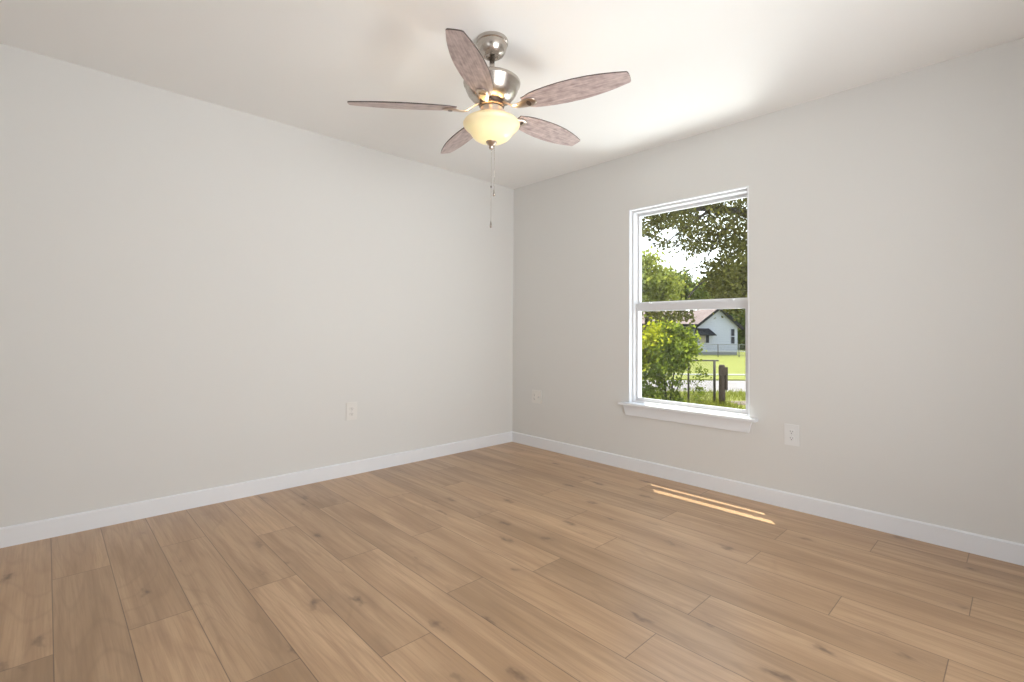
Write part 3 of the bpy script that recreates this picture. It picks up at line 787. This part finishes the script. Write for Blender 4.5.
def brick(m):
    tc = nd(m, 'ShaderNodeTexCoord'); t = nd(m, 'ShaderNodeTexBrick'); t.inputs['Scale'].default_value = 4.0
    mp = nd(m, 'ShaderNodeMapping'); mp.inputs['Rotation'].default_value = (R(90), 0, 0)
    t.inputs['Color1'].default_value = (0.13, 0.062, 0.052, 1); t.inputs['Color2'].default_value = (0.10, 0.05, 0.042, 1); t.inputs['Mortar'].default_value = (0.16, 0.14, 0.13, 1)
    lk(m, tc.outputs['Object'], mp.inputs[0]); lk(m, mp.outputs[0], t.inputs['Vector']); lk(m, t.outputs['Color'], bsdf(m).inputs['Base Color'])
brick(M['h_brick'])
M['h_pane'] = mat('dim_window_pane', (0.02, 0.022, 0.03), 0.5, spec=0.15)
M['h_blind'] = mat('beige_blind', (0.27, 0.24, 0.20), 0.8)
M['h_found'] = mat('grey_skirting', (0.16, 0.16, 0.155), 0.9)
h0 = n2*HD + u2*((717-512)/FPX*HD); h0 = Vector((h0.x, h0.y, ZG))
house = thing('white_house', 'white clapboard house with a pink roof and dark gable edges across the street', 'house', h0, rot=(0, 0, YAW-R(90)))
# local frame: x to the right, y away from the viewer, z up
def hx(px): return (px-717)/FPX*HD
def hz(py): return (332.9-py)/FPX*HD + (EYE.z-ZG)
xl, xr, ze, xa, zt = hx(697), hx(737.5), hz(326), hx(718.5), hz(309)
b = NB()
prism(b, [(xl, 0, .25), (xr, 0, .25), (xr, 0, ze), (xa, 0, zt), (xl, 0, ze)], (0, 9, 0))
link('gable_wall', b, M['h_white'], house)
b = NB(); box(b, xl+.03, xr-.03, .03, 8.9, -.2, .27); link('skirting', b, M['h_found'], house)
def slab(p0, p1, y0_, y1_, th, name, m):
    d = Vector((p1[0]-p0[0], 0, p1[1]-p0[1])).normalized(); nrm = Vector((-d.z, 0, d.x))
    if nrm.z < 0: nrm = -nrm
    b = NB(); pts = [(p0[0], y0_, p0[1]), (p1[0], y0_, p1[1]), (p1[0]+nrm.x*th, y0_, p1[1]+nrm.z*th), (p0[0]+nrm.x*th, y0_, p0[1]+nrm.z*th)]
    prism(b, pts, (0, y1_-y0_, 0)); return link(name, b, m, house)
def ext(a, c, f): return (c[0]+(c[0]-a[0])*f, c[1]+(c[1]-a[1])*f)
A, Lf, Rt = (xa, zt), (xl, ze), (xr, ze)
slab(A, ext(A, Lf, .04), -.35, 9.2, .13, 'roof', M['h_roof']); slab(A, ext(A, Rt, .16), -.35, 9.2, .13, 'roof', M['h_roof'])
slab((A[0], A[1]-.10), ext(A, (Lf[0], Lf[1]-.10), .04), -.40, -.33, .22, 'bargeboard', M['h_dark']); slab((A[0], A[1]-.14), ext(A, (Rt[0], Rt[1]-.14), .16), -.44, -.33, .30, 'bargeboard', M['h_dark'])
# side wing with a roof that slopes towards the street
wl_, wr_ = hx(600), xl
zw, zr = hz(325.5), hz(309)
b = NB(); box(b, wl_, wr_, 1.6, 7.5, -.2, zw); link('wing_wall', b, M['h_brick'], house)
b = NB(); prism(b, [(wl_-.4, -.2, zw), (wl_-.4, -.2, zw+.12), (wl_-.4, 3.9, zr+.12), (wl_-.4, 8.2, zw+.12), (wl_-.4, 8.2, zw)], (wr_-wl_+.2, 0, 0)); link('wing_roof', b, M['h_roof'], house)
b = NB(); box(b, wl_-.4, wr_, -.26, -.19, zw-.06, zw+.10); link('wing_fascia', b, M['h_dark'], house)
b = NB(); box(b, hx(683), hx(697), -.10, .0, hz(329.2), hz(327.8)); box(b, hx(695.4), hx(697), -.12, 0, .2, hz(326)); box(b, hx(684), hx(696), -.08, -.02, hz(344.2), hz(343.2)); link('porch_frame', b, M['h_dark'], house)
b = NB(); box(b, hx(683), hx(696), 1.45, 1.58, .3, zw-.1); link('porch_wall', b, M['h_white'], house)
b = NB(); box(b, hx(685), hx(692), 1.38, 1.46, hz(342), hz(330)); link('porch_window', b, M['h_pane'], house)
b = NB(); box(b, hx(652.2), hx(653.4), 1.5, 1.62, 0, zw); link('downpipe', b, M['white_pipe'], house)
# awning, windows
b = NB(); ya = -.75
x0_, x1_, x2_ = hx(697.2), hx(709), hx(713.5)
prism(b, [(x0_, 0, hz(328.6)), (x0_, 0, hz(333)), (x0_, ya, hz(335.8)), (x0_, ya, hz(335.0))], (x2_-x0_, 0, 0))
for v in b.verts:
    if v.co.x > x1_ and v.co.y > -.1 and v.co.z > hz(331): v.co.x = x1_
link('awning', b, M['h_dark'], house)
def hwin(a, c, t_, bt, m, split):
    b = NB(); box(b, hx(a)-.06, hx(c)+.06, -.05, .02, hz(bt)-.06, hz(t_)+.06)
    f = link('window', b, M['h_white'], house)
    b = NB()
    zs = [(hz(bt), hz(t_))] if not split else [(hz(bt), (hz(bt)+hz(t_))/2-.04), ((hz(bt)+hz(t_))/2+.04, hz(t_))]
    for q0, q1 in zs: box(b, hx(a), hx(c), -.07, -.04, q0, q1)
    link('pane', b, m, f)
hwin(731, 734.2, 329.2, 343.6, M['h_pane'], True)
hwin(698.6, 705.2, 335.4, 343, M['h_blind'], False)
hwin(705.8, 708.8, 335.4, 343, M['h_pane'], False)
